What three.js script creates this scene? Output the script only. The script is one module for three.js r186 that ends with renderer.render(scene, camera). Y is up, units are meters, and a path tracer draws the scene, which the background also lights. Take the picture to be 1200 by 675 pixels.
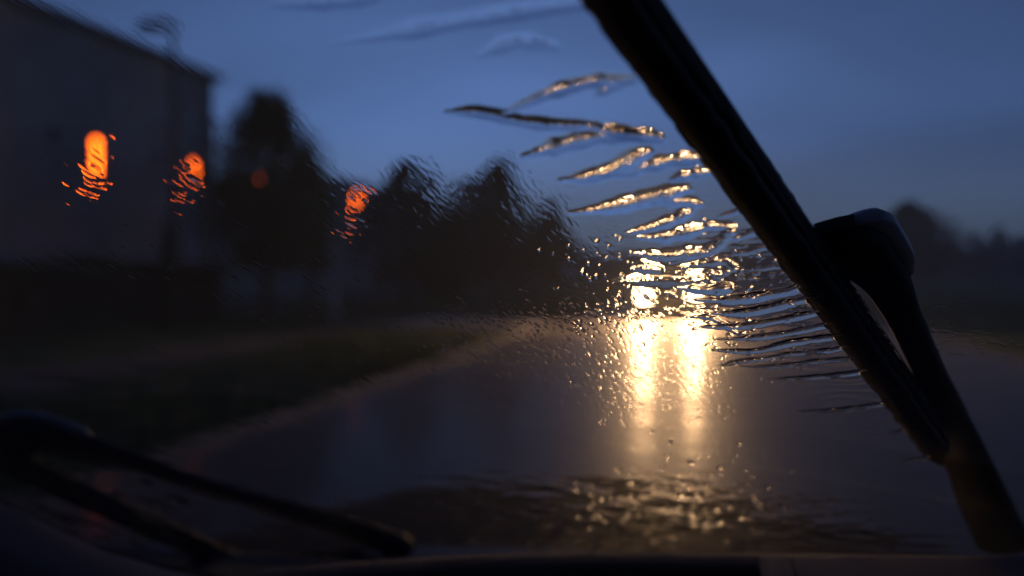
import * as THREE from 'three';
import { mergeGeometries } from 'three/addons/utils/BufferGeometryUtils.js';
import { RoundedBoxGeometry } from 'three/addons/geometries/RoundedBoxGeometry.js';

// ------------------------------------------------------------------ camera, sky, light
const scene = new THREE.Scene();
const F = 1167, EYE = new THREE.Vector3(0, 1.25, 0);                    // focal length in photo pixels (photo 1200 x 675)
const camera = new THREE.PerspectiveCamera(2 * Math.atan(337.5 / F) * 180 / Math.PI, 16 / 9, 0.02, 3000);
camera.position.copy(EYE);
camera.rotation.order = 'YXZ';
camera.rotation.set(THREE.MathUtils.degToRad(-1.0), THREE.MathUtils.degToRad(10.95), 0);   // turned left of the road, a touch down
camera.updateMatrixWorld(true);
camera.focus = 0.655;                                                   // focused on the water on the glass
camera.userData.fStop = 2.7;

const renderer = new THREE.WebGLRenderer({ antialias: true });
renderer.toneMapping = THREE.LinearToneMapping;
renderer.toneMappingExposure = 2;
renderer.shadowMap.enabled = true;

// seeded random and value noise
let seed = 12345;
const rnd = () => { seed = (seed * 1664525 + 1013904223) >>> 0; return seed / 4294967296; };
const rr = (a, b) => a + (b - a) * rnd();
const hash = (x, y) => { let h = Math.imul(x, 374761393) + Math.imul(y, 668265263); h = Math.imul(h ^ (h >>> 13), 1274126177); return ((h ^ (h >>> 16)) >>> 0) / 4294967296; };
const noise = (x, y) => {
  const ix = Math.floor(x), iy = Math.floor(y), fx = x - ix, fy = y - iy, s = fx * fx * (3 - 2 * fx), t = fy * fy * (3 - 2 * fy);
  const a = hash(ix, iy), b = hash(ix + 1, iy), c = hash(ix, iy + 1), d = hash(ix + 1, iy + 1);
  return a + (b - a) * s + (c - a) * t + (a - b - c + d) * s * t;
};
const fbm = (x, y, o = 3) => { let v = 0, a = 0.5; for (let i = 0; i < o; i++) { v += a * noise(x, y); x = x * 2.03 + 17.1; y = y * 2.03 + 5.7; a *= 0.5; } return v; };
const smooth = (x, a, b) => { const t = Math.min(1, Math.max(0, (x - a) / (b - a))); return t * t * (3 - 2 * t); };

// dusk sky: blue air over a pale grey-blue band, brightest towards the place where the sun went down
{
  const W = 512, H = 256, data = new Float32Array(W * H * 4);
  const glow = Math.atan2(-Math.cos(0.23), -Math.sin(0.23));            // azimuth of the afterglow, ahead and a little left
  for (let r = 0; r < H; r++) for (let c = 0; c < W; c++) {
    const up = ((r + 0.5) / H - 0.5) * Math.PI, az = ((c + 0.5) / W - 0.5) * 2 * Math.PI;
    let da = Math.abs(az - glow); if (da > Math.PI) da = 2 * Math.PI - da;
    const e = Math.max(0, up * 180 / Math.PI), g = 0.4 + 0.6 * Math.exp(-((da / 0.42) ** 2));
    const k = smooth(e, 0, 9), m = smooth(e, 5, 28);
    const n = 0.72 + 0.56 * fbm(az * 4 + 40, e * 0.3, 3);
    const base = [0.076 * (1 - k) + 0.054 * k, 0.106 * (1 - k) + 0.104 * k, 0.158 * (1 - k) + 0.245 * k];
    const top = [0.016, 0.034, 0.105];
    for (let q = 0; q < 3; q++) data[(r * W + c) * 4 + q] = (base[q] * (1 - m) + top[q] * m) * g * n;
    data[(r * W + c) * 4 + 3] = 1;
  }
  const sky = new THREE.DataTexture(data, W, H, THREE.RGBAFormat, THREE.FloatType);
  sky.mapping = THREE.EquirectangularReflectionMapping; sky.magFilter = THREE.LinearFilter; sky.needsUpdate = true;
  scene.background = sky; scene.environment = sky;
}
const sun = new THREE.DirectionalLight(0xffe2c8, 0.01);                // the last of the daylight
sun.position.set(-53, 8.5, -105); sun.target.position.set(0, 0, -20);
sun.castShadow = true; sun.shadow.radius = 9;
Object.assign(sun.shadow.camera, { left: -60, right: 60, top: 60, bottom: -60, far: 200 });
scene.add(sun, sun.target);

// ------------------------------------------------------------------ helpers
function ray(x, y) { return new THREE.Vector3((x - 600) / F, -(y - 337.5) / F, -1).applyQuaternion(camera.quaternion); }
function atX(x, y, X) { const d = ray(x, y), t = (X - EYE.x) / d.x; return EYE.clone().addScaledVector(d, t); }      // where that line of sight meets the upright plane at X
function onGround(x, y, h = 0) { const d = ray(x, y), t = (h - EYE.y) / d.y; return EYE.clone().addScaledVector(d, t); }
function atDepth(x, y, t) { return EYE.clone().addScaledVector(ray(x, y), t); }
const used = {};
function numbered(n) { if (!(n in used)) { used[n] = 0; return n; } used[n]++; return n + '_' + String(used[n]).padStart(3, '0'); }
function tag(o, label, category, group, kind) { o.userData.label = label; if (category) o.userData.category = category; if (group) o.userData.group = group; if (kind) o.userData.kind = kind; return o; }
function thing(name, label, category, pos = [0, 0, 0], group) { const o = new THREE.Group(); o.name = numbered(name); o.position.set(...pos); scene.add(o); return tag(o, label, category, group); }
function part(name, geo, mat, parent) { const m = new THREE.Mesh(Array.isArray(geo) ? mergeGeometries(geo.map((g) => g.index ? g.toNonIndexed() : g)) : geo, mat); m.name = parent === scene ? numbered(name) : name; m.castShadow = m.receiveShadow = true; parent.add(m); return m; }
function struct(name, geo, mat, label) { const m = part(name, geo, mat, scene); m.userData.kind = 'structure'; if (label) m.userData.label = label; return m; }
const C = (r, g, b) => new THREE.Color().setRGB(r, g, b);
const M = (r, g, b, rough = 0.8, extra = {}) => new THREE.MeshStandardMaterial({ color: C(r, g, b), roughness: rough, ...extra });
const box = (w, h, d, x = 0, y = 0, z = 0, rad = 0) => (rad ? new RoundedBoxGeometry(w, h, d, 2, rad) : new THREE.BoxGeometry(w, h, d)).translate(x, y, z);
function floatTex(w, h, fn, rep) {
  const a = new Float32Array(w * h * 4);
  for (let y = 0; y < h; y++) for (let x = 0; x < w; x++) { const v = fn(x, y), i = (y * w + x) * 4; if (typeof v === 'number') a[i] = a[i + 1] = a[i + 2] = v; else { a[i] = v[0]; a[i + 1] = v[1]; a[i + 2] = v[2]; } a[i + 3] = 1; }
  const t = new THREE.DataTexture(a, w, h, THREE.RGBAFormat, THREE.FloatType);
  t.magFilter = THREE.LinearFilter; t.wrapS = t.wrapT = rep ? THREE.RepeatWrapping : THREE.ClampToEdgeWrapping; t.needsUpdate = true; return t;
}
function tileNoise(x, y, n, p) {                                          // value noise that repeats every p cells
  const ix = Math.floor(x), iy = Math.floor(y), fx = x - ix, fy = y - iy, s = fx * fx * (3 - 2 * fx), t = fy * fy * (3 - 2 * fy), w = (k) => ((k % p) + p) % p;
  const a = hash(w(ix) + n, w(iy)), b = hash(w(ix + 1) + n, w(iy)), c = hash(w(ix) + n, w(iy + 1)), d = hash(w(ix + 1) + n, w(iy + 1));
  return a + (b - a) * s + (c - a) * t + (a - b - c + d) * s * t;
}
function tileTex(size, cells, map = (v) => v) { return floatTex(size, size, (x, y) => { let v = 0, a = 0.5; for (let k = 0, c = cells; k < 4; k++, c *= 2, a *= 0.5) v += a * tileNoise(x / size * c, y / size * c, k * 57, c); return map(v); }, true); }
// a loft through stations {p, r (half-width vector), u (half-height vector)}, rounded section
function loft(st, n = 14, pw = 0.6) {
  const pos = [], idx = [], se = (v) => Math.sign(v) * Math.abs(v) ** pw;
  for (const s of st) for (let k = 0; k < n; k++) { const a = k / n * Math.PI * 2, c = se(Math.cos(a)), d = se(Math.sin(a)); pos.push(s.p.x + s.r.x * c + s.u.x * d, s.p.y + s.r.y * c + s.u.y * d, s.p.z + s.r.z * c + s.u.z * d); }
  for (let i = 0; i + 1 < st.length; i++) for (let k = 0; k < n; k++) { const a = i * n + k, b = i * n + (k + 1) % n; idx.push(a, b, a + n, b, b + n, a + n); }
  for (const [i, flip] of [[0, true], [st.length - 1, false]]) { const c = pos.length / 3; pos.push(st[i].p.x, st[i].p.y, st[i].p.z); for (let k = 0; k < n; k++) { const a = i * n + k, b = i * n + (k + 1) % n; flip ? idx.push(c, b, a) : idx.push(c, a, b); } }
  const g = new THREE.BufferGeometry(); g.setAttribute('position', new THREE.Float32BufferAttribute(pos, 3)); g.setIndex(idx); g.computeVertexNormals();
  g.setAttribute('uv', new THREE.Float32BufferAttribute(new Float32Array(pos.length / 3 * 2), 2)); return g;
}

// ------------------------------------------------------------------ ground, road, paths
const groundTex = tileTex(256, 8);
const bumpOf = (t, rep) => { const c = t.clone(); c.repeat.set(rep, rep); c.needsUpdate = true; return c; };
function sheet(x0, x1, z0, z1, y, uvScale = 1) {
  const g = new THREE.BufferGeometry();
  g.setAttribute('position', new THREE.Float32BufferAttribute([x0, y, z0, x1, y, z0, x1, y, z1, x0, y, z1], 3));
  g.setAttribute('normal', new THREE.Float32BufferAttribute([0, 1, 0, 0, 1, 0, 0, 1, 0, 0, 1, 0], 3));
  g.setAttribute('uv', new THREE.Float32BufferAttribute([x0, z0, x1, z0, x1, z1, x0, z1].map((v) => v * uvScale), 2));
  g.setIndex([0, 2, 1, 0, 3, 2]); return g;
}
const soilTex = tileTex(256, 8, (v) => [0.6 + 0.7 * v, 0.55 + 0.8 * v, 0.5 + 0.7 * v]);
const lawnMat = M(0.038, 0.09, 0.022, 0.95, { map: bumpOf(soilTex, 0.3), bumpMap: bumpOf(groundTex, 2), bumpScale: 0.05 });
struct('ground', sheet(-900, 900, -1800, 60, -0.02), lawnMat, 'dark wet grass land reaching to the tree lines');
const aggregate = tileTex(512, 64), wetness = tileTex(256, 6, (v) => 0.08 + 0.13 * v);
const roadMat = new THREE.MeshPhysicalMaterial({ color: C(0.14, 0.105, 0.08), roughness: 0.55, specularIntensity: 0.08, clearcoat: 0.15, clearcoatRoughness: 1, map: bumpOf(tileTex(256, 16, (v) => [0.7 + 0.6 * v, 0.7 + 0.6 * v, 0.7 + 0.6 * v]), 0.6), clearcoatRoughnessMap: bumpOf(wetness, 0.21), bumpMap: bumpOf(aggregate, 0.9), bumpScale: 0.0012 });
struct('road', sheet(-3.35, 4.0, -900, 60, 0), roadMat, 'rain-wet dark asphalt road mirroring the headlights');
const gravelMat = M(0.10, 0.092, 0.082, 0.8, { map: bumpOf(tileTex(256, 32, (v) => [0.5 + v, 0.5 + v, 0.5 + v]), 1), bumpMap: bumpOf(aggregate, 1), bumpScale: 0.01 });
struct('gravel_shoulder', sheet(-3.72, -3.35, -300, 30, -0.004), gravelMat, 'pale gravel strip along the left edge of the road');
struct('gravel_shoulder', sheet(4.0, 4.45, -300, 30, -0.004), gravelMat, 'pale gravel strip along the right edge of the road');
struct('footpath', sheet(-8.4, -6.9, -300, 30, -0.01), M(0.03, 0.032, 0.034, 0.9, { bumpMap: bumpOf(aggregate, 1), bumpScale: 0.003 }), 'dark wet footpath between lawn and verge');
struct('driveway', sheet(-7.2, -3.72, -25.6, -20.5, -0.007), M(0.38, 0.27, 0.16, 0.5, { map: bumpOf(soilTex, 0.5), bumpMap: bumpOf(aggregate, 1), bumpScale: 0.006 }), 'sandy driveway joining the road beside the oncoming car');

// grass tufts on the verges
{
  const blade = []; for (let k = 0; k < 5; k++) { const a = rr(0, 6.28), l = rr(0.06, 0.14), w = 0.006, dx = Math.cos(a), dz = Math.sin(a); const g = new THREE.BufferGeometry(); g.setAttribute('position', new THREE.Float32BufferAttribute([-dz * w, 0, dx * w, dz * w, 0, -dx * w, dx * l * 0.5, l, dz * l * 0.5], 3)); g.computeVertexNormals(); blade.push(g.translate(rr(-0.03, 0.03), 0, rr(-0.03, 0.03))); }
  const tuft = mergeGeometries(blade), n = 26000, im = new THREE.InstancedMesh(tuft, M(0.042, 0.10, 0.024, 0.7, { side: THREE.DoubleSide }), n), d = new THREE.Object3D(), col = new THREE.Color();
  for (let i = 0; i < n; i++) {
    const z = -5 - 45 * rnd() ** 1.4, s = rnd(); let x;
    if (s < 0.5) x = rr(-6.85, -3.75); else if (s < 0.8) x = rr(-13, -8.45); else x = rr(4.5, 12);
    if (x > -7.2 && x < -3.72 && z > -25.6 && z < -20.5) x -= 8;
    d.position.set(x, -0.02, z); d.rotation.set(0, rr(0, 6.28), 0); const k = rr(0.6, 1.3); d.scale.set(k, k * rr(0.7, 1.2), k); d.updateMatrix(); im.setMatrixAt(i, d.matrix);
    im.setColorAt(i, col.setRGB(rr(0.7, 1.3), rr(0.8, 1.15), rr(0.7, 1.1)));
  }
  im.name = 'grass'; im.castShadow = im.receiveShadow = true; tag(im, 'short wet grass on the verges beside the road', 'grass', null, 'stuff'); scene.add(im);
}

// ------------------------------------------------------------------ buildings with orange wall lamps
const WALLX = -16;
const renderTex = tileTex(256, 6, (v) => [0.75 + 0.5 * v, 0.75 + 0.5 * v, 0.75 + 0.5 * v]);
const plaster = M(0.46, 0.46, 0.42, 0.9, { map: bumpOf(renderTex, 0.25), bumpMap: bumpOf(aggregate, 0.7), bumpScale: 0.004 });
const dark = M(0.03, 0.03, 0.032, 0.5), coping = M(0.14, 0.14, 0.15, 0.6);
function uvBox(w, h, d, x, y, z) { const g = box(w, h, d, x, y, z), p = g.attributes.position, n = g.attributes.normal, uv = g.attributes.uv; for (let i = 0; i < p.count; i++) uv.setXY(i, Math.abs(n.getX(i)) > 0.5 ? p.getZ(i) : p.getX(i), Math.abs(n.getY(i)) > 0.5 ? p.getZ(i) : p.getY(i)); return g; }
function building(label, zNear, zFar, h) {
  const o = thing('building', label, 'building', [WALLX, -0.02, zFar]), len = zNear - zFar, dep = 11;
  part('wall', uvBox(dep, h, len, -dep / 2, h / 2, len / 2), plaster, o);
  part('plinth', uvBox(0.06, 0.5, len + 0.06, 0.03, 0.25, len / 2 - 0.03), coping, o);
  part('roof_edge', box(dep + 0.5, 0.22, len + 0.5, -dep / 2, h + 0.11, len / 2), coping, o);
  part('downpipe', new THREE.CylinderGeometry(0.05, 0.05, h, 10).translate(0.09, h / 2, 0.5), coping, o);
  return o;
}
const cornerA = atX(250, 87, WALLX), cornerB0 = atX(384, 205, WALLX), cornerB1 = atX(640, 285, WALLX);
building('tall pale flat-roofed building whose wall ends beside the tall round tree', -8, cornerA.z, cornerA.y - 0.2);
building('lower pale building seen between the trees', cornerB0.z, Math.max(cornerB1.z, -95), cornerB0.y - 0.2);

const reflectorMat = M(0.03, 0.03, 0.032, 0.6, { side: THREE.DoubleSide });
function wallLamp(px, py, label, group, power, hgt) {
  const at = atX(px, py + 4, WALLX + 1.2), o = thing('wall_lamp', label, 'lamp', [WALLX, at.y, at.z], group);
  part('wall_plate', box(0.05, 0.4, 0.18, 0.03, hgt / 2 + 0.1, 0), dark, o);
  part('bracket', box(1.18, 0.045, 0.045, 0.65, hgt / 2 + 0.12, 0), dark, o);
  part('cap', new THREE.CylinderGeometry(0.05, 0.12, 0.1, 12).translate(1.2, hgt / 2 + 0.05, 0), dark, o);
  part('reflector', new THREE.CylinderGeometry(0.13, 0.13, hgt + 0.06, 14, 1, true, Math.PI * 0.75, Math.PI * 1.2).translate(1.2, 0, 0), reflectorMat, o);
  const glow = new THREE.MeshStandardMaterial({ color: C(0.3, 0.1, 0.02), emissive: C(1, 0.12, 0.004), emissiveIntensity: power });
  part('glass_tube', new THREE.CapsuleGeometry(0.075, hgt - 0.15, 4, 12).translate(1.2, 0, 0), glow, o);
  const l = new THREE.PointLight(C(1, 0.25, 0.02), power * 0.001); l.position.set(1.31, 0, 0.11); l.shadow.radius = 3; l.castShadow = true; l.name = 'lamp_light'; o.add(l);
}
wallLamp(112, 182, 'bright orange tubular lamp on the tall pale building far from its corner', null, 5.5, 1.0);
wallLamp(227, 195, 'orange tubular lamp at the corner of the tall pale building', null, 4, 0.6);
wallLamp(306, 206, 'dim orange lamp glimpsed through the crown of the tall round tree', null, 1.0, 0.25);
wallLamp(417, 231, 'orange tubular lamp on the lower building beside the tall round tree', null, 3.6, 0.6);
wallLamp(485, 245, 'dim orange lamp on the lower building in front of the leafy clump', null, 6, 0.5);

// unlit street lamp
{
  const b = atX(203, 60, -12.5), o = thing('street_lamp', 'tall dark unlit street lamp in front of the tall pale building', 'street lamp', [b.x, -0.02, b.z]);
  const top = atX(203, 30, -12.5).y, steel = M(0.05, 0.052, 0.055, 0.5, { metalness: 0.3 });
  part('pole', new THREE.CylinderGeometry(0.06, 0.1, top, 12).translate(0, top / 2, 0), steel, o);
  part('base', new THREE.CylinderGeometry(0.13, 0.14, 0.6, 12).translate(0, 0.3, 0), steel, o);
  part('arm', new THREE.CylinderGeometry(0.04, 0.04, 0.5, 8).rotateZ(Math.PI / 2).translate(-0.2, top + 0.02, 0), steel, o);
  const h = part('lamp_head', loft([[-0.95, 0.05, 0.03], [-0.85, 0.15, 0.08], [-0.4, 0.17, 0.1], [-0.1, 0.1, 0.07], [0.02, 0.07, 0.05]].map(([x, w, t]) => ({ p: new THREE.Vector3(x, top + 0.06, 0), r: new THREE.Vector3(0, 0, w), u: new THREE.Vector3(0, t, 0) }))), steel, o);
  part('lens', box(0.5, 0.03, 0.2, -0.55, top - 0.045, 0), M(0.3, 0.3, 0.3, 0.2), h);
}

// ------------------------------------------------------------------ vegetation
const bark = M(0.05, 0.04, 0.03, 0.9), leafMats = [M(0.045, 0.10, 0.035, 0.6), M(0.04, 0.092, 0.038, 0.6), M(0.05, 0.1, 0.032, 0.6)];
for (const m of leafMats) m.side = THREE.DoubleSide;
function leaves(list, size) {
  const pos = new Float32Array(list.length * 12), idx = new Uint32Array(list.length * 6), nor = new Float32Array(list.length * 12), a = new THREE.Vector3(), b = new THREE.Vector3(), n = new THREE.Vector3();
  list.forEach((p, i) => {
    a.set(rr(-1, 1), rr(-1, 1), rr(-1, 1)).normalize(); b.set(rr(-1, 1), rr(-1, 1), rr(-1, 1)).cross(a).normalize(); n.crossVectors(a, b);
    const s = size * rr(0.6, 1.3); a.multiplyScalar(s); b.multiplyScalar(s * 0.55);
    [[-1, 0], [0, -1], [1, 0], [0, 1]].forEach(([u, v], k) => { const q = i * 12 + k * 3; pos[q] = p.x + a.x * u + b.x * v; pos[q + 1] = p.y + a.y * u + b.y * v; pos[q + 2] = p.z + a.z * u + b.z * v; nor[q] = n.x; nor[q + 1] = n.y; nor[q + 2] = n.z; });
    idx.set([i * 4, i * 4 + 1, i * 4 + 2, i * 4, i * 4 + 2, i * 4 + 3], i * 6);
  });
  const g = new THREE.BufferGeometry(); g.setAttribute('position', new THREE.BufferAttribute(pos, 3)); g.setAttribute('normal', new THREE.BufferAttribute(nor, 3)); g.setIndex(new THREE.BufferAttribute(idx, 1)); return g;
}
function limb(a, b, r0, r1) { const d = b.clone().sub(a), g = new THREE.CylinderGeometry(r1, r0, d.length(), 7).translate(0, d.length() / 2, 0); return g.applyQuaternion(new THREE.Quaternion().setFromUnitVectors(new THREE.Vector3(0, 1, 0), d.normalize())).translate(a.x, a.y, a.z); }
function tree(label, pos, h, w, opt = {}) {
  const { low = 0.22, n = 5200, size = 0.11, conifer = false, group, lobes = 16, mat = 0, name = conifer ? 'conifer' : 'tree' } = opt;
  const o = thing(name, label, 'tree', [pos.x, -0.02, pos.z], group), limbs = [limb(new THREE.Vector3(), new THREE.Vector3(rr(-0.1, 0.1), h * 0.62, rr(-0.1, 0.1)), Math.max(0.06, h * 0.025), h * 0.008)], pts = [];
  if (conifer) for (let i = 0; i < n; i++) { const t = rnd() ** 0.8, r = w / 2 * (1 - t) * (0.75 + 0.35 * Math.sin(t * 40)) * Math.sqrt(rr(0.2, 1)), a = rr(0, 6.283); pts.push(new THREE.Vector3(Math.cos(a) * r, h * (low + (1 - low) * t), Math.sin(a) * r)); }
  else {
    const cl = [];
    for (let k = 0; k < lobes; k++) { const t = (k + 0.5) / lobes, yy = low + 0.06 + (0.9 - low) * t, wid = w / 2 * Math.min(1, 1.7 * (1.12 - t)) * (0.6 + 0.4 * smooth(t, 0, 0.3)) * rr(0.8, 1.12), a = k * 2.4 + rr(-0.4, 0.4), r = wid * rr(0.35, 0.72); cl.push([new THREE.Vector3(Math.cos(a) * r, h * yy, Math.sin(a) * r), Math.max(w * 0.08, wid * rr(0.34, 0.54))]); }
    cl.push([new THREE.Vector3(rr(-0.04, 0.04) * w, h - w * 0.09, 0), w * 0.1]);
    cl.forEach(([c], k) => { if (k % 2 === 0) limbs.push(limb(new THREE.Vector3(0, h * rr(0.16, 0.4), 0), c, h * 0.01, h * 0.003)); });
    for (let i = 0; i < n; i++) { const [c, r] = cl[Math.floor(rnd() * cl.length)], d = new THREE.Vector3(rr(-1, 1), rr(-1, 1), rr(-1, 1)); d.normalize().multiplyScalar(r * rnd() ** 0.4 * rr(0.85, 1.18)); pts.push(d.add(c)); }
  }
  part('trunk', limbs, bark, o); part('crown', leaves(pts, size), leafMats[mat], o); return o;
}
const topOf = (px, py, X) => atX(px, py, X);
function treeAt(label, px, py, X, wpx, opt) { const t = topOf(px, py, X), depth = t.clone().sub(EYE).dot(ray(600, 337.5)); return tree(label, t, t.y + 0.02, wpx / F * depth, opt); }
treeAt('tall round tree standing beside the tall pale building', 312, 106, -11, 205, { n: 7000, lobes: 36, size: 0.1, low: 0.2 });
treeAt('narrow leafy tree leaning beside the tall round tree', 362, 172, -11.5, 70, { n: 2200, mat: 1 });
treeAt('pointed leafy tree standing by the lower building', 476, 186, -10.5, 135, { n: 3400, mat: 1, low: 0.1, size: 0.13 });
treeAt('broad dark tree standing closest to the road', 580, 190, -9.5, 160, { n: 5000, low: 0.08, size: 0.16, lobes: 22 });
treeAt('low bushy tree filling the gap under its taller neighbours', 527, 252, -10, 80, { n: 2400, low: 0.05, size: 0.15, mat: 2 });
treeAt('small bushy tree at the roadside end of the clump', 645, 236, -8.6, 66, { n: 4500, low: 0.04, size: 0.18, mat: 2 });
treeAt('small conifer in front of the hedge and pale wall', 195, 262, -12.2, 44, { conifer: true, n: 2600, size: 0.07, low: 0.04 });
// hedge in front of the tall building
{
  const zf = atX(246, 330, -13).z, zn = -9, o = thing('hedge', 'long dark clipped hedge in front of the tall pale building', 'hedge', [-13, -0.02, zf]), len = zn - zf, pts = [];
  for (let i = 0; i < 9000; i++) { const s = rnd(); pts.push(new THREE.Vector3(s < 0.5 ? 0.4 : rr(-0.4, 0.4), s < 0.5 ? rr(0.03, 1.36) : 1.36, rr(0, len)).add(new THREE.Vector3(rr(-0.07, 0.07), rr(-0.08, 0.1), 0))); }
  part('foliage', leaves(pts, 0.07), leafMats[1], o);
  part('inner_twigs', box(0.72, 1.28, len, 0, 0.64, len / 2), bark, o);
}
// far trees at the right and behind
{
  const D = 130;
  const far = (label, px, py, wpx, opt, d = D) => { const p = atDepth(px, py, d); return tree(label, p, p.y + 0.02, wpx / F * d, opt); };
  far('large rounded tree rising above the far tree line', 1066, 238, 96, { n: 7000, size: 0.45, low: 0.1, lobes: 20 }, 120);
  far('lower rounded tree next to the large tree in the far tree line', 1018, 256, 62, { n: 3500, size: 0.42, low: 0.05, mat: 1 }, 124);
  const row = [[690, 297], [712, 300], [738, 296], [765, 299], [795, 294], [826, 297], [858, 292], [890, 294], [925, 290], [955, 286], [985, 280], [1115, 282], [1140, 276], [1170, 270], [1196, 280], [1222, 274], [1250, 279], [1280, 270]];
  row.forEach(([x, y], i) => far('dark tree in the low far tree line', x, y - 2, 46, { n: 1500, size: 0.6, low: 0.0, lobes: 8, group: 'trees of the far tree line', mat: i % 3, name: 'far_tree' }, 150 + (i % 4) * 5));
}
// roadside marker post
{
  const b = onGround(392, 374), o = thing('marker_post', 'small white roadside marker post on the lawn', 'post', [b.x, -0.02, b.z]);
  part('post', loft([[0, 0.06, 0.04], [0.7, 0.06, 0.04], [0.95, 0.055, 0.035], [1.0, 0.03, 0.02]].map(([y, w, t]) => ({ p: new THREE.Vector3(0, y, 0), r: new THREE.Vector3(w, 0, 0), u: new THREE.Vector3(0, 0, t) }))), M(0.75, 0.78, 0.8, 0.5), o);
  part('reflector', box(0.05, 0.16, 0.012, 0, 0.8, 0.042), M(0.5, 0.5, 0.52, 0.2, { metalness: 0.5 }), o);
}

// ------------------------------------------------------------------ oncoming car
{
  const hl = onGround(783.5, 344, 0.66), o = thing('oncoming_car', 'dark oncoming car with both headlights blazing on the wet road', 'car', [hl.x, 0, hl.z]);
  const paint = new THREE.MeshPhysicalMaterial({ color: C(0.02, 0.022, 0.026), roughness: 0.35, metalness: 0.3, clearcoat: 1, clearcoatRoughness: 0.05 });
  const v = (x, y, z) => new THREE.Vector3(x, y, z), st = (z, y0, y1, w) => ({ p: v(0, (y0 + y1) / 2, z), r: v(w, 0, 0), u: v(0, (y1 - y0) / 2, 0) });
  part('body', loft([st(-0.02, 0.34, 0.62, 0.7), st(-0.1, 0.26, 0.76, 0.82), st(-0.5, 0.22, 0.88, 0.88), st(-1.15, 0.22, 0.97, 0.9), st(-2.4, 0.22, 0.98, 0.9), st(-3.6, 0.22, 0.97, 0.89), st(-4.1, 0.26, 0.9, 0.84), st(-4.25, 0.35, 0.75, 0.72)], 28, 0.42), paint, o);
  const cab = part('cabin', loft([st(-1.1, 0.9, 0.95, 0.76), st(-1.75, 0.9, 1.4, 0.66), st(-2.3, 0.9, 1.47, 0.66), st(-3.2, 0.9, 1.44, 0.64), st(-3.9, 0.9, 0.97, 0.7)], 24, 0.5), paint, o);
  const glassM = new THREE.MeshPhysicalMaterial({ color: C(0.01, 0.012, 0.014), roughness: 0.05 });
  const quad = (a, b, c, d) => { const g = new THREE.BufferGeometry(); g.setAttribute('position', new THREE.Float32BufferAttribute([a, b, c, a, c, d].flatMap((q) => [q.x, q.y, q.z]), 3)); g.computeVertexNormals(); return g; };
  part('windscreen', quad(v(-0.64, 0.985, -1.1), v(0.64, 0.985, -1.1), v(0.55, 1.38, -1.66), v(-0.55, 1.38, -1.66)), glassM, cab);
  for (const s of [-1, 1]) {
    part('wheel', [new THREE.CylinderGeometry(0.31, 0.31, 0.2, 24).rotateZ(Math.PI / 2).translate(s * 0.8, 0.31, -0.85)], dark, o);
    part('wheel', [new THREE.CylinderGeometry(0.31, 0.31, 0.2, 24).rotateZ(Math.PI / 2).translate(s * 0.8, 0.31, -3.4)], dark, o);
    part('mirror', loft([[0.86, 0.04], [0.93, 0.09], [1.03, 0.06]].map(([x, w]) => ({ p: v(s * x, 1.02, -1.3), r: v(0, 0, w * 0.7), u: v(0, w * 0.8, 0) }))), paint, o);
    const lx = s * 0.637;
    part('headlight_housing', new THREE.CylinderGeometry(0.145, 0.16, 0.16, 20).rotateX(Math.PI / 2).translate(lx, 0.66, -0.07), M(0.3, 0.3, 0.3, 0.3), o);
    part('headlight', new THREE.SphereGeometry(0.13, 20, 12, 0, Math.PI * 2, 0, Math.PI / 2).rotateX(Math.PI / 2).scale(1, 1, 0.3).translate(lx, 0.66, 0.012), new THREE.MeshStandardMaterial({ color: C(0.5, 0.5, 0.5), emissive: C(1, 0.6, 0.28), emissiveIntensity: 110 }), o);
    const l = new THREE.SpotLight(C(1, 0.57, 0.26), 165, 0, 1.0, 0.9); l.position.set(lx, 0.66, 0.07); l.target.position.set(lx * 0.6, -0.15, 22); l.castShadow = true; l.shadow.radius = 5; l.name = 'headlight_beam'; o.add(l, l.target);
    part('fog_lamp', new THREE.CylinderGeometry(0.05, 0.05, 0.03, 14).rotateX(Math.PI / 2).translate(s * 0.55, 0.38, 0.0), M(0.4, 0.4, 0.4, 0.2), o);
  }
  part('grille', box(0.8, 0.13, 0.04, 0, 0.6, 0.005, 0.012), dark, o);
  part('number_plate', box(0.52, 0.11, 0.02, 0, 0.42, 0.015), M(0.5, 0.5, 0.48, 0.5), o);
  part('bumper', box(1.45, 0.14, 0.12, 0, 0.33, -0.04, 0.04), dark, o);
}

// ------------------------------------------------------------------ our car: glass plane and cabin
const TILT = THREE.MathUtils.degToRad(32), G0 = new THREE.Vector3(0, 1.25, -0.62), GU = new THREE.Vector3(1, 0, 0), GV = new THREE.Vector3(0, Math.sin(TILT), Math.cos(TILT)), GN = new THREE.Vector3(0, Math.cos(TILT), -Math.sin(TILT));
function toGlass(x, y, off = 0) { const d = ray(x, y), t = G0.clone().addScaledVector(GN, off).sub(EYE).dot(GN) / d.dot(GN), q = EYE.clone().addScaledVector(d, t).sub(G0); return { u: q.dot(GU), v: q.dot(GV), depth: t }; }
const P3 = (u, v, off = 0) => G0.clone().addScaledVector(GU, u).addScaledVector(GV, v).addScaledVector(GN, off);
const fromPx = (x, y, off) => { const g = toGlass(x, y, off); return P3(g.u, g.v, off); };

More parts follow.
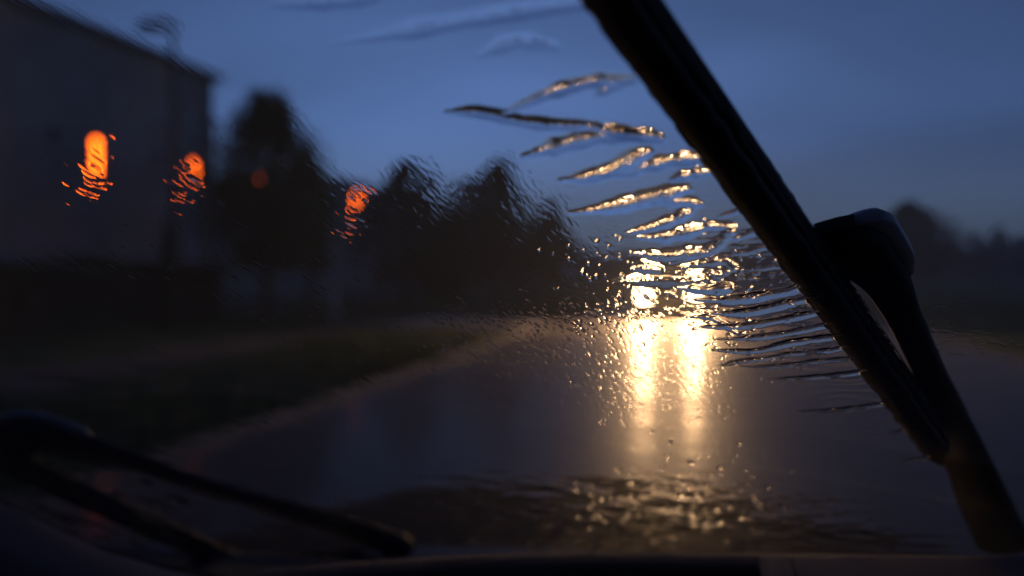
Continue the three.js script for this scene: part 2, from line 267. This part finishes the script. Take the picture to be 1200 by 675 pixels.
const own = thing('car', 'dark car interior with sloping rain-covered windscreen, dashboard and bonnet', 'car', [-0.35, 0, 0]);
own.updateMatrixWorld(true);
const opart = (name, geo, mat) => { const m = part(name, geo, mat, own); m.position.set(0.35, 0, 0); return m; };
{
  const U0 = -1.13, U1 = 0.45, V0 = -0.87, V1 = 0.42;
  const g = new THREE.BufferGeometry(), c = [[U0, V0], [U1, V0], [U1 - 0.12, V1], [U0 + 0.12, V1]].map(([u, v]) => P3(u, v, 0));
  g.setAttribute('position', new THREE.Float32BufferAttribute(c.flatMap((q) => [q.x, q.y, q.z]), 3)); g.setIndex([0, 1, 2, 0, 2, 3]); g.computeVertexNormals();
  opart('windscreen', g, new THREE.MeshPhysicalMaterial({ color: C(0.96, 0.97, 0.97), roughness: 0, transmission: 1, thickness: 0, ior: 1.5 }));
  const trim = M(0.035, 0.034, 0.038, 0.75, { bumpMap: bumpOf(aggregate, 6), bumpScale: 0.0006 }), lining = M(0.12, 0.12, 0.12, 0.9), paint = new THREE.MeshPhysicalMaterial({ color: C(0.005, 0.005, 0.005), roughness: 0.7, specularIntensity: 0.12, bumpMap: bumpOf(tileTex(512, 40, (v) => Math.max(0, v - 0.5)), 3), bumpScale: 0.004 });
  const roofY = P3(0, V1).y, roofZ = P3(0, V1).z;
  opart('roof', box(1.6, 0.05, 2.9, -0.35, roofY + 0.03, roofZ + 1.45), lining);
  opart('rear_wall', box(1.6, 1.2, 0.06, -0.35, roofY - 0.6, roofZ + 2.87), lining);
  opart('floor', box(1.7, 0.05, 3.9, -0.35, 0.25, 0.85), lining);
  for (const s of [-1, 1]) opart('door', box(0.06, 0.75, 3.6, -0.35 + s * 0.86, 0.6, 0.95), trim);
  for (const s of [-1, 1]) { const a = s < 0 ? P3(U0 - 0.03, V0) : P3(U1 + 0.03, V0), b = s < 0 ? P3(U0 + 0.09, V1) : P3(U1 - 0.09, V1); opart('windscreen_pillar', limb(a, b, 0.04, 0.035), trim); }
  // bonnet: a crowned sheet falling away in front of the glass
  const nx = 40, nz = 24, pos = [], idx = [], uv = [];
  for (let j = 0; j <= nz; j++) for (let i = 0; i <= nx; i++) { const s = i / nx * 2 - 1, t = j / nz, x = -0.2 + s * 0.82, z = -1.36 - t * 0.72 + 0.28 * s * s * t, y = 0.865 - 0.015 * t - 0.42 * Math.max(0, t - 0.72) ** 2 * 4 - 0.13 * s * s - 0.02 * Math.abs(s) * t; pos.push(x, y, z); uv.push(x, z); }
  for (let j = 0; j < nz; j++) for (let i = 0; i < nx; i++) { const a = j * (nx + 1) + i; idx.push(a, a + 1, a + nx + 1, a + 1, a + nx + 2, a + nx + 1); }
  const bg = new THREE.BufferGeometry(); bg.setAttribute('position', new THREE.Float32BufferAttribute(pos, 3)); bg.setAttribute('uv', new THREE.Float32BufferAttribute(uv, 2)); bg.setIndex(idx); bg.computeVertexNormals();
  opart('bonnet', bg, paint);
  opart('cowl', box(1.56, 0.05, 0.34, -0.34, 0.765, -1.38, 0.02), dark);
  // dashboard: black top, a lighter panel at the right, a rounded raised corner at the left
  const dashTop = (x, z) => atDepth(x, z, 1);
  opart('dashboard', box(1.56, 0.5, 0.62, -0.34, 0.6, -1.02, 0.03), M(0.012, 0.012, 0.013, 0.8, { bumpMap: bumpOf(aggregate, 6), bumpScale: 0.0006 }));
  const lip = [0, 1, 2, 3, 4, 5, 6].map((k) => { const x = [300, 420, 560, 700, 840, 960, 1260][k]; const p = atDepth(x, [672, 662, 654, 651, 652, 654, 658][k], 0.92); return { p: p.add(new THREE.Vector3(0, -0.02, 0)), r: new THREE.Vector3(0, 0, 0.03), u: new THREE.Vector3(0, 0.02, 0) }; });
  opart('dashboard_rim', loft(lip, 12), M(0.012, 0.012, 0.013, 0.8));
  const pan = opart('dashboard_panel', loft([[938, 681], [1060, 680], [1300, 682]].map(([x, y]) => { const p = atDepth(x, y, 0.8); return { p: p.add(new THREE.Vector3(0, -0.03, 0)), r: new THREE.Vector3(0, 0.0, 0.09), u: new THREE.Vector3(0, 0.03, 0) }; }), 16, 0.3), M(0.045, 0.045, 0.06, 0.8));
  const cap = opart('dashboard_panel', loft([[898, 682], [934, 681]].map(([x, y]) => { const p = atDepth(x, y, 0.8); return { p: p.add(new THREE.Vector3(0, -0.03, 0)), r: new THREE.Vector3(0, 0.0, 0.09), u: new THREE.Vector3(0, 0.03, 0) }; }), 16, 0.3), M(0.045, 0.045, 0.06, 0.8));
  const crv = [[-60, 575], [0, 600], [50, 625], [100, 648], [170, 668], [260, 688], [340, 720]];
  opart('windscreen_seal', loft(crv.map(([x, y]) => ({ p: atDepth(x, y - 1, 1.02), r: new THREE.Vector3(0, 0, 0.012), u: new THREE.Vector3(0, 0.009, 0) })), 12), M(0.006, 0.006, 0.006, 0.9));
  opart('dashboard_corner', loft(crv.map(([x, y]) => { const p = atDepth(x, y + 6, 0.98); return { p: p.add(new THREE.Vector3(0, -0.1, 0)), r: new THREE.Vector3(0, 0, 0.05), u: new THREE.Vector3(0, 0.1, 0) }; }), 16, 0.4), M(0.09, 0.085, 0.10, 0.85));
}

// ------------------------------------------------------------------ windscreen wipers
const rubber = M(0.012, 0.012, 0.012, 0.55), plastic = new THREE.MeshPhysicalMaterial({ color: C(0.010, 0.010, 0.011), roughness: 0.6, specularIntensity: 0.4 }), gloss = new THREE.MeshPhysicalMaterial({ color: C(0.2, 0.21, 0.23), roughness: 0.3 });
function wiper(label, bladeA, bladeB, hook, armPts, cover) {
  const o = thing('windscreen_wiper', label, 'wiper', hook.toArray()), loc = (p) => p.clone().sub(hook);
  // blade between two points in the glass plane
  const dir = bladeB.clone().sub(bladeA).normalize(), side = new THREE.Vector3().crossVectors(GN, dir).normalize(), len = bladeA.distanceTo(bladeB), N = 90;
  const run = (w, t, off, jag, a = 0, b = 1) => loft(Array.from({ length: N + 1 }, (_, i) => { const s = a + (b - a) * i / N, k = Math.min(1, Math.min(s - a, b - s) * len / 0.03 + 0.25), p = loc(bladeA.clone().addScaledVector(dir, s * len).addScaledVector(GN, off)); const j = jag * (fbm(s * len * 260, off * 999, 3) - 0.45); return { p: p.addScaledVector(side, j), r: side.clone().multiplyScalar((w + Math.abs(j)) * k), u: GN.clone().multiplyScalar(t) }; }), 10, 0.55);
  const blade = part('blade', run(0.0135, 0.009, 0.021, 0), plastic, o);
  part('rubber_lip', run(0.0105, 0.0045, 0.0072, 0.003), rubber, blade);
  part('rubber_rail', run(0.0132, 0.0026, 0.0125, 0.0035), rubber, blade);
  for (const sx of [0.16, 0.33, 0.67, 0.84]) part('claw', loft([-0.012, -0.009, 0.009, 0.012].map((k, i) => ({ p: loc(bladeA.clone().addScaledVector(dir, sx * len + k).addScaledVector(GN, 0.0165)), r: side.clone().multiplyScalar(i % 3 ? 0.0152 : 0.012), u: GN.clone().multiplyScalar(i % 3 ? 0.0075 : 0.005) })), 12, 0.5), plastic, blade);
  // arm: hook cap, neck, widening to the pivot
  const curve = new THREE.CatmullRomCurve3(armPts.map((q) => q.p)), wid = (t) => { const k = t * (armPts.length - 1), i = Math.min(armPts.length - 2, Math.floor(k)), fr = k - i; return [armPts[i].w * (1 - fr) + armPts[i + 1].w * fr, armPts[i].t * (1 - fr) + armPts[i + 1].t * fr]; };
  const arm = part('arm', loft(Array.from({ length: 61 }, (_, i) => { const t = i / 60, p = curve.getPoint(t), d = curve.getTangent(t), sd = new THREE.Vector3().crossVectors(GN, d).normalize(), up = new THREE.Vector3().crossVectors(d, sd).normalize(), [w, h] = wid(t), e = Math.min(1, Math.sqrt(Math.min(t, 1 - t) / 0.03) * 0.8 + 0.2); return { p: loc(p), r: sd.multiplyScalar(w * e), u: up.multiplyScalar(h * e) }; }), 18, 0.62), plastic, o);
  part('hook_cover', loft(Array.from({ length: 17 }, (_, i) => { const t = i / 16 * cover, p = curve.getPoint(t), d = curve.getTangent(t), sd = new THREE.Vector3().crossVectors(GN, d).normalize(), up = new THREE.Vector3().crossVectors(d, sd).normalize(), [w, h] = wid(t), e = Math.min(1, Math.sqrt(Math.min(i, 16 - i) / 3) * 0.7 + 0.3); return { p: loc(p.addScaledVector(GN, h * 0.6).addScaledVector(GU, 0.0065).addScaledVector(GV, 0.006)), r: sd.multiplyScalar(w * 0.92 * e), u: up.multiplyScalar(0.008 * e) }; }), 18, 0.7), gloss, arm);
  return { o, blade, arm, loc };
}
const glassPt = (x, y, off) => fromPx(x, y, off);
{
  // upright wiper
  const A = glassPt(1106, 550, 0), B = A.clone().addScaledVector(glassPt(703, 0, 0).sub(A).normalize(), 0.71), hook = glassPt(975, 282, 0.03);
  const q = (x, y, off, w, t) => ({ p: glassPt(x, y, off), w, t });
  const W = wiper('long black wiper raised steeply across the wet windscreen', A, B, hook, [q(982, 276, 0.032, 0.017, 0.012), q(1002, 288, 0.036, 0.021, 0.014), q(1035, 322, 0.036, 0.0150, 0.012), q(1061, 374, 0.033, 0.0112, 0.009), q(1090, 437, 0.033, 0.0112, 0.009), q(1117, 500, 0.034, 0.0155, 0.010), q(1148, 575, 0.036, 0.023, 0.013), q(1180, 645, 0.04, 0.028, 0.016)], 0.34);
  part('adapter', loft([glassPt(934, 286, 0.022), glassPt(958, 278, 0.028), glassPt(978, 272, 0.034), glassPt(998, 268, 0.038)].map((p) => ({ p: W.loc(p), r: GV.clone().multiplyScalar(0.012), u: GN.clone().multiplyScalar(0.006) })), 14), plastic, W.o);
}
{
  // low wiper at the left
  const A = glassPt(330, 699, 0), B = glassPt(-150, 489, 0), hook = glassPt(30, 520, 0.03);
  const q = (x, y, off, w, t) => ({ p: glassPt(x, y, off), w, t });
  const W = wiper('black wiper lying low across the bottom corner of the windscreen', A, B, hook, [q(-10, 512, 0.045, 0.024, 0.012), q(40, 508, 0.05, 0.036, 0.016), q(100, 524, 0.05, 0.024, 0.013), q(160, 542, 0.045, 0.011, 0.009), q(250, 572, 0.04, 0.011, 0.009), q(340, 598, 0.038, 0.013, 0.01), q(420, 622, 0.038, 0.018, 0.012), q(480, 645, 0.04, 0.024, 0.014)], 0.3);
  part('adapter', loft([glassPt(10, 533, 0.022), glassPt(20, 522, 0.03), glassPt(34, 510, 0.04)].map((p) => ({ p: W.loc(p), r: GU.clone().multiplyScalar(0.03), u: GN.clone().multiplyScalar(0.006) })), 14), plastic, W.o);
}

// ------------------------------------------------------------------ rain water on the glass
// ridges of water pushed up by the wiper: [half-width in photo pixels, steepness, points...]
const ridges = [
  [7.8, 0.32, 385, 52, 450, 40, 540, 24, 620, 11, 690, 3], [6.9, 0.26, 320, 6, 380, 2, 440, -4], [6.9, 0.22, 560, 66, 605, 48, 650, 54],
  [6.3, 0.33, 520, 132, 560, 132, 620, 144, 700, 148], [6.3, 0.29, 590, 133, 640, 111, 690, 96, 742, 93], [4.2, 0.33, 697, 112, 712, 104, 728, 99],
  [8.5, 0.35, 612, 184, 655, 171, 705, 160, 748, 160], [7.2, 0.33, 690, 150, 735, 157, 775, 162],
  [8.5, 0.4, 655, 212, 700, 205, 730, 192, 760, 178], [7, 0.4, 690, 208, 740, 199, 790, 188, 826, 186], [5.7, 0.37, 785, 212, 805, 205, 830, 202],
  [8.5, 0.4, 668, 250, 715, 243, 760, 232, 806, 221], [7, 0.37, 765, 238, 800, 236, 822, 240], [7, 0.4, 735, 273, 765, 266, 795, 255, 812, 246], [8.5, 0.4, 748, 279, 790, 275, 828, 266],
  [7, 0.37, 742, 297, 785, 299, 820, 294], [7, 0.42, 785, 309, 826, 296, 848, 280, 856, 268, 832, 264], [8.5, 0.35, 742, 316, 760, 312, 772, 315], [11.4, 0.37, 722, 331, 765, 325, 810, 325, 850, 318], [7, 0.33, 800, 312, 850, 306, 862, 316],
  [7.2, 0.33, 795, 338, 830, 340, 870, 336, 940, 322], [4, 0.26, 862, 318, 905, 312, 945, 300], [4, 0.26, 850, 300, 890, 292, 930, 282], [4, 0.2, 845, 283, 880, 274, 915, 262], [4, 0.2, 840, 256, 870, 246, 900, 236],
  [6.1, 0.37, 815, 352, 860, 352, 910, 345, 955, 334], [6.1, 0.37, 830, 368, 880, 366, 925, 356, 965, 348], [4.9, 0.37, 822, 384, 870, 383, 925, 374, 972, 364], [4.2, 0.34, 840, 398, 890, 396, 940, 388, 985, 378], [4.9, 0.37, 836, 411, 885, 412, 930, 402, 992, 394],
  [3.4, 0.34, 880, 424, 925, 416, 975, 411, 1000, 406], [3.4, 0.32, 868, 430, 910, 430, 960, 424, 1008, 420], [4.2, 0.36, 900, 445, 950, 443, 985, 440, 1016, 436], [4.2, 0.4, 934, 483, 975, 482, 1010, 478, 1042, 473], [3.4, 0.34, 1040, 509, 1060, 506, 1078, 503], [3.4, 0.34, 1056, 541, 1075, 539, 1092, 537],
  [3.4, 0.3, 842, 430, 870, 424, 905, 421], [3.7, 0.31, 808, 372, 835, 374, 862, 390],
];
const VS = 0.53;                                                          // the slope foreshortens the glass: round in the view is long on the glass
const ridgeUV = ridges.map(([w, s, ...p]) => {
  const pts = []; let dep = 1; for (let i = 0; i < p.length; i += 2) { const g = toGlass(p[i], p[i + 1]); pts.push(new THREE.Vector3(g.u, g.v * VS, p[i + 1] * 1e-5)); if (!i) dep = g.depth; }
  const c = new THREE.CatmullRomCurve3(pts).getPoints(30); return { w: w / F * dep, s, c };
});
function film(u0, u1, v0, v1, nx, ny, tw, th, name) {
  // heights of the larger ridges
  const R = new Float32Array(tw * th), du = (u1 - u0) / tw, dv = (v1 - v0) / th;
  for (const { w, s, c } of ridgeUV) {
    const last = c.length - 1, seedN = c[0].x * 1000, best = new Map();
    for (let i = 0; i < last; i++) {
      const a = c[i], b = c[i + 1], dx = b.x - a.x, dy = b.y - a.y, L2 = dx * dx + dy * dy, W = w * 1.8;
      const x0 = Math.max(0, Math.floor((Math.min(a.x, b.x) - W - u0) / du)), x1 = Math.min(tw - 1, Math.ceil((Math.max(a.x, b.x) + W - u0) / du)), y0 = Math.max(0, Math.floor(((Math.min(a.y, b.y) - W) / VS - v0) / dv)), y1 = Math.min(th - 1, Math.ceil(((Math.max(a.y, b.y) + W) / VS - v0) / dv));
      for (let y = y0; y <= y1; y++) for (let x = x0; x <= x1; x++) {
        const X = u0 + (x + 0.5) * du, Y = (v0 + (y + 0.5) * dv) * VS, t = Math.min(1, Math.max(0, ((X - a.x) * dx + (Y - a.y) * dy) / L2)), qx = X - a.x - dx * t, qy = Y - a.y - dy * t;
        const al = (i + t) / last, ww = w * (0.35 + 0.75 * smooth(al, 0, 0.35)) * (0.62 + 0.85 * fbm(al * 9 + seedN, 3.3, 2)) * (1 - 0.35 * smooth(al, 0.8, 1)), d = Math.hypot(qx, qy) / ww;
        if (d < 1) {
          // a long upper flank and a short lower one; higher on the glass the water stands steeper
          const py = (a.z + (b.z - a.z) * t) * 1e5, S = py < 338 ? 0.00084 * (348 - py) / VS * (1 - 0.62 * smooth(-py, -110, -70)) * (0.75 + 0.55 * fbm(X * 60 + seedN, Y * 40, 2)) : s * 0.68, sd = qy >= 0 ? d : -d, pk = py < 338 ? -0.45 : -0.1;
          const up = (1 - sd) * S, dn = (sd + 1) * S * (1 - pk) / (1 + pk), e = 0.12 * S, h = ww * Math.max(0, 0.5 * (up + dn - Math.sqrt((up - dn) ** 2 + e * e))), k = y * tw + x;
           if (h > (best.get(k) ?? 0)) best.set(k, h);
        }
      }
    }
    for (const [k, h] of best) R[k] += h;
  }
  // fine film: drag marks, ripples and small drops
  const Fm = new Float32Array(tw * th), ang = -0.95, ca = Math.cos(ang), sa = Math.sin(ang), blade0 = toGlass(725, 0), blade1 = toGlass(1103, 541);
  for (let y = 0; y < th; y++) for (let x = 0; x < tw; x++) {
    const X = u0 + (x + 0.5) * du, V = v0 + (y + 0.5) * dv, Y = V * VS, al = X * ca + Y * sa, ac = -X * sa + Y * ca;
    const calm = 1 - 0.6 * smooth(-X, 0.1, 0.25) * smooth(V, -0.05, 0.05), wob = (noise(X * 90, Y * 90) - 0.5) * 2.2, patch = smooth(fbm(X * 14 + 3, Y * 22, 3), 0.36, 0.6);
    let h = (noise(al * 120 + 9, ac * 420 + wob) - 0.5) * 0.000022 * calm * (0.1 + patch) + (noise(al * 260, ac * 900 + wob * 2) - 0.5) * 0.000009 * patch;
    // slow undulation of the film
    h += (fbm(X * 22 + 5, Y * 60 + 2, 2) - 0.4) * 0.00016;
    // close to the blade the film is ribbed across its path
    const bt = (V - blade1.v) / (blade0.v - blade1.v), bx = blade1.u + (blade0.u - blade1.u) * bt - X, near = (bx > -0.02 ? Math.exp(-Math.max(0, bx) / 0.045) : 0) * smooth(V, -0.3, -0.22) * (1 - smooth(V, 0.0, 0.13));
    h += (noise(X * 30 + 7, Y * 420 + (noise(X * 40, Y * 40) - 0.5) * 5) - 0.5) * 0.0003 * near;
    // unwiped rain along the foot of the glass
    const foot = smooth(-V, 0.31, 0.42) * smooth(fbm(X * 9 + 2, Y * 26 + 8, 3), 0.3, 0.62) * 1.5 * (0.2 + 0.7 * smooth(X, -0.3, -0.1) * (1 - smooth(X, 0.12, 0.25)));
    h += (fbm(X * 34 + Y * 12, Y * 105 + 31, 3) - 0.45) * 0.0011 * foot;
    Fm[y * tw + x] = h + R[y * tw + x] * ((noise(X * 330, Y * 620) - 0.5) * 0.13 + (noise(X * 800 + 5, Y * 1100) - 0.5) * 0.035);
  }
  const drop = (u, v, r, st, tilt, k = 0.28) => {                         // one small drop: size r, stretched st times along its tilt
    const n = Math.ceil(r * st / du) + 1, m = Math.ceil(r * st / VS / dv) + 1, cx = Math.round((u - u0) / du - 0.5), cy = Math.round((v - v0) / dv - 0.5), c = Math.cos(tilt), s = Math.sin(tilt);
    for (let y = Math.max(0, cy - m); y <= Math.min(th - 1, cy + m); y++) for (let x = Math.max(0, cx - n); x <= Math.min(tw - 1, cx + n); x++) {
      const X = u0 + (x + 0.5) * du - u, Y = (v0 + (y + 0.5) * dv - v) * VS, a = (X * c + Y * s) / st, b = -X * s + Y * c, d = (a * a + b * b) / (r * r);
      if (d < 1) { const i = y * tw + x, h = k * r * (1 - d) ** 1.5; if (h > 0) Fm[i] += h; }
    }
  };
  const keep = seed; seed = 777;
  const scatter = (n, cx, cy, sx, sy, r0, r1, st0, st1, t0, t1, k) => { for (let i = 0; i < n; i++) { const gx = cx + sx * (rnd() + rnd() + rnd() - 1.5) * 1.3, gy = cy + sy * (rnd() + rnd() + rnd() - 1.5) * 1.3, g = toGlass(gx, gy), r = (r0 + (r1 - r0) * rnd() ** 2) / F * g.depth, st = rr(st0, st1), tl = rr(t0, t1); drop(g.u, g.v, r, st, tl, k * rr(0.5, 1.2)); } };
  scatter(420, 782, 485, 85, 90, 0.7, 1.7, 1, 2.6, 1.3, 2.4, 0.08);      // beads round the mirrored headlights
  scatter(90, 715, 368, 55, 26, 1.0, 2.4, 1, 3, 1.9, 2.5, 0.15);
  scatter(34, 700, 308, 42, 22, 1.2, 2.4, 1, 3, 0.6, 1.4, 0.28);
  scatter(900, 660, 410, 150, 60, 1.0, 2, 1.2, 3, 1.9, 2.6, 0.07);
  scatter(500, 480, 290, 260, 60, 1.2, 2.4, 1.5, 4, 2.1, 2.7, 0.035);
  scatter(500, 560, 250, 130, 50, 1.2, 2.4, 2, 5, 1.9, 2.5, 0.04);
  for (const [lx, ly] of [[112, 182], [227, 196], [417, 232]]) { scatter(9, lx, ly + 22, 16, 26, 1.4, 3.4, 1.5, 4, 2.2, 2.9, 0.065); scatter(12, lx - 8, ly + 40, 20, 14, 1.5, 3, 1.5, 4, 2.3, 2.8, 0.08); }
  scatter(40, 120, 230, 100, 40, 1.5, 3.5, 1.2, 3, 2.3, 2.8, 0.05);
  scatter(110, 1110, 390, 70, 26, 1.0, 1.8, 1.5, 5, 2.5, 3.4, 0.04);
  scatter(320, 885, 345, 70, 60, 1.2, 2.6, 1, 3, -0.2, 0.6, 0.15);
  scatter(900, 500, 330, 550, 260, 1, 2, 1, 3, 1.9, 2.6, 0.03);
  scatter(90, 800, 572, 75, 42, 1.6, 3.2, 1, 1.6, -0.3, 0.4, 0.3); scatter(140, 760, 595, 200, 30, 1.6, 3.4, 1, 3, -0.3, 0.4, 0.2);           // larger unwiped drops low on the glass
  scatter(70, 90, 615, 110, 40, 3, 9, 1, 2.2, -0.9, 0.1, 0.3);
  seed = keep;
  // mesh with the ridges, fine relief as bump
  const pos = [], nor = [], uv = [], idx = [], at = (x, y) => R[Math.min(th - 1, Math.max(0, y)) * tw + Math.min(tw - 1, Math.max(0, x))];
  const lerpR = (x, y) => { const ix = Math.floor(x), iy = Math.floor(y), a = x - ix, b = y - iy; return (at(ix, iy) * (1 - a) + at(ix + 1, iy) * a) * (1 - b) + (at(ix, iy + 1) * (1 - a) + at(ix + 1, iy + 1) * a) * b; };
  for (let j = 0; j <= ny; j++) for (let i = 0; i <= nx; i++) {
    const fx = i / nx * tw - 0.5, fy = j / ny * th - 0.5, e = 0.7, h = lerpR(fx, fy), hx = (lerpR(fx + e, fy) - lerpR(fx - e, fy)) / (2 * e * du), hy = (lerpR(fx, fy + e) - lerpR(fx, fy - e)) / (2 * e * dv);
    const p = P3(u0 + (u1 - u0) * i / nx, v0 + (v1 - v0) * j / ny, 0.0007 + h), n = GN.clone().addScaledVector(GU, -hx).addScaledVector(GV, -hy).normalize();
    pos.push(p.x, p.y, p.z); nor.push(n.x, n.y, n.z); uv.push(i / nx, j / ny);
  }
  for (let j = 0; j < ny; j++) for (let i = 0; i < nx; i++) { const a = j * (nx + 1) + i; idx.push(a, a + nx + 1, a + 1, a + 1, a + nx + 1, a + nx + 2); }
  const top = idx.length, b0 = pos.length / 3;
  for (const [u, v] of [[u0, v0], [u1, v0], [u1, v1], [u0, v1]]) { const p = P3(u, v, 0.0003); pos.push(p.x, p.y, p.z); nor.push(-GN.x, -GN.y, -GN.z); uv.push(0, 0); }
  idx.push(b0, b0 + 1, b0 + 2, b0, b0 + 2, b0 + 3);
  const g = new THREE.BufferGeometry(); g.setAttribute('position', new THREE.Float32BufferAttribute(pos, 3)); g.setAttribute('normal', new THREE.Float32BufferAttribute(nor, 3)); g.setAttribute('uv', new THREE.Float32BufferAttribute(uv, 2)); g.setIndex(idx);
  // faces must point out of the water
  const q = new THREE.Vector3().fromArray(pos, 0), e1 = new THREE.Vector3().fromArray(pos, (nx + 1) * 3).sub(q), e2 = new THREE.Vector3().fromArray(pos, 3).sub(q); if (e1.cross(e2).dot(GN) < 0) { for (let i = 0; i < idx.length; i += 3) { const t = idx[i + 1]; idx[i + 1] = idx[i + 2]; idx[i + 2] = t; } g.setIndex(idx); }
  g.addGroup(0, top, 0); g.addGroup(top, idx.length - top, 1);
  let lo = 1, hi = -1; for (const h of Fm) { lo = Math.min(lo, h); hi = Math.max(hi, h); }
  const tex = floatTex(tw, th, (x, y) => (Fm[y * tw + x] - lo) / (hi - lo));
  const water = { color: C(1, 1, 1), roughness: 0, transmission: 1, thickness: 0.001, ior: 1.33 };
  const m = new THREE.Mesh(g, [new THREE.MeshPhysicalMaterial({ ...water, bumpMap: tex, bumpScale: hi - lo }), new THREE.MeshPhysicalMaterial(water)]);
  m.name = name; m.castShadow = m.receiveShadow = true; m.userData.kind = 'stuff'; rain.add(m);
}
const rain = new THREE.Group(); rain.name = 'rain_water'; scene.add(rain);
tag(rain, 'rippled rain water and streaks running over the windscreen', 'water', null, 'stuff');
film(-0.74, 0.36, -0.36, 0.27, 860, 500, 2048, 1024, 'water_film');
film(-1.12, 0.44, -0.86, -0.36, 300, 150, 2048, 800, 'water_film');

// rain mist: far trees fade
scene.fog = new THREE.FogExp2(0xdde6f2, 0.0024);

renderer.render(scene, camera);
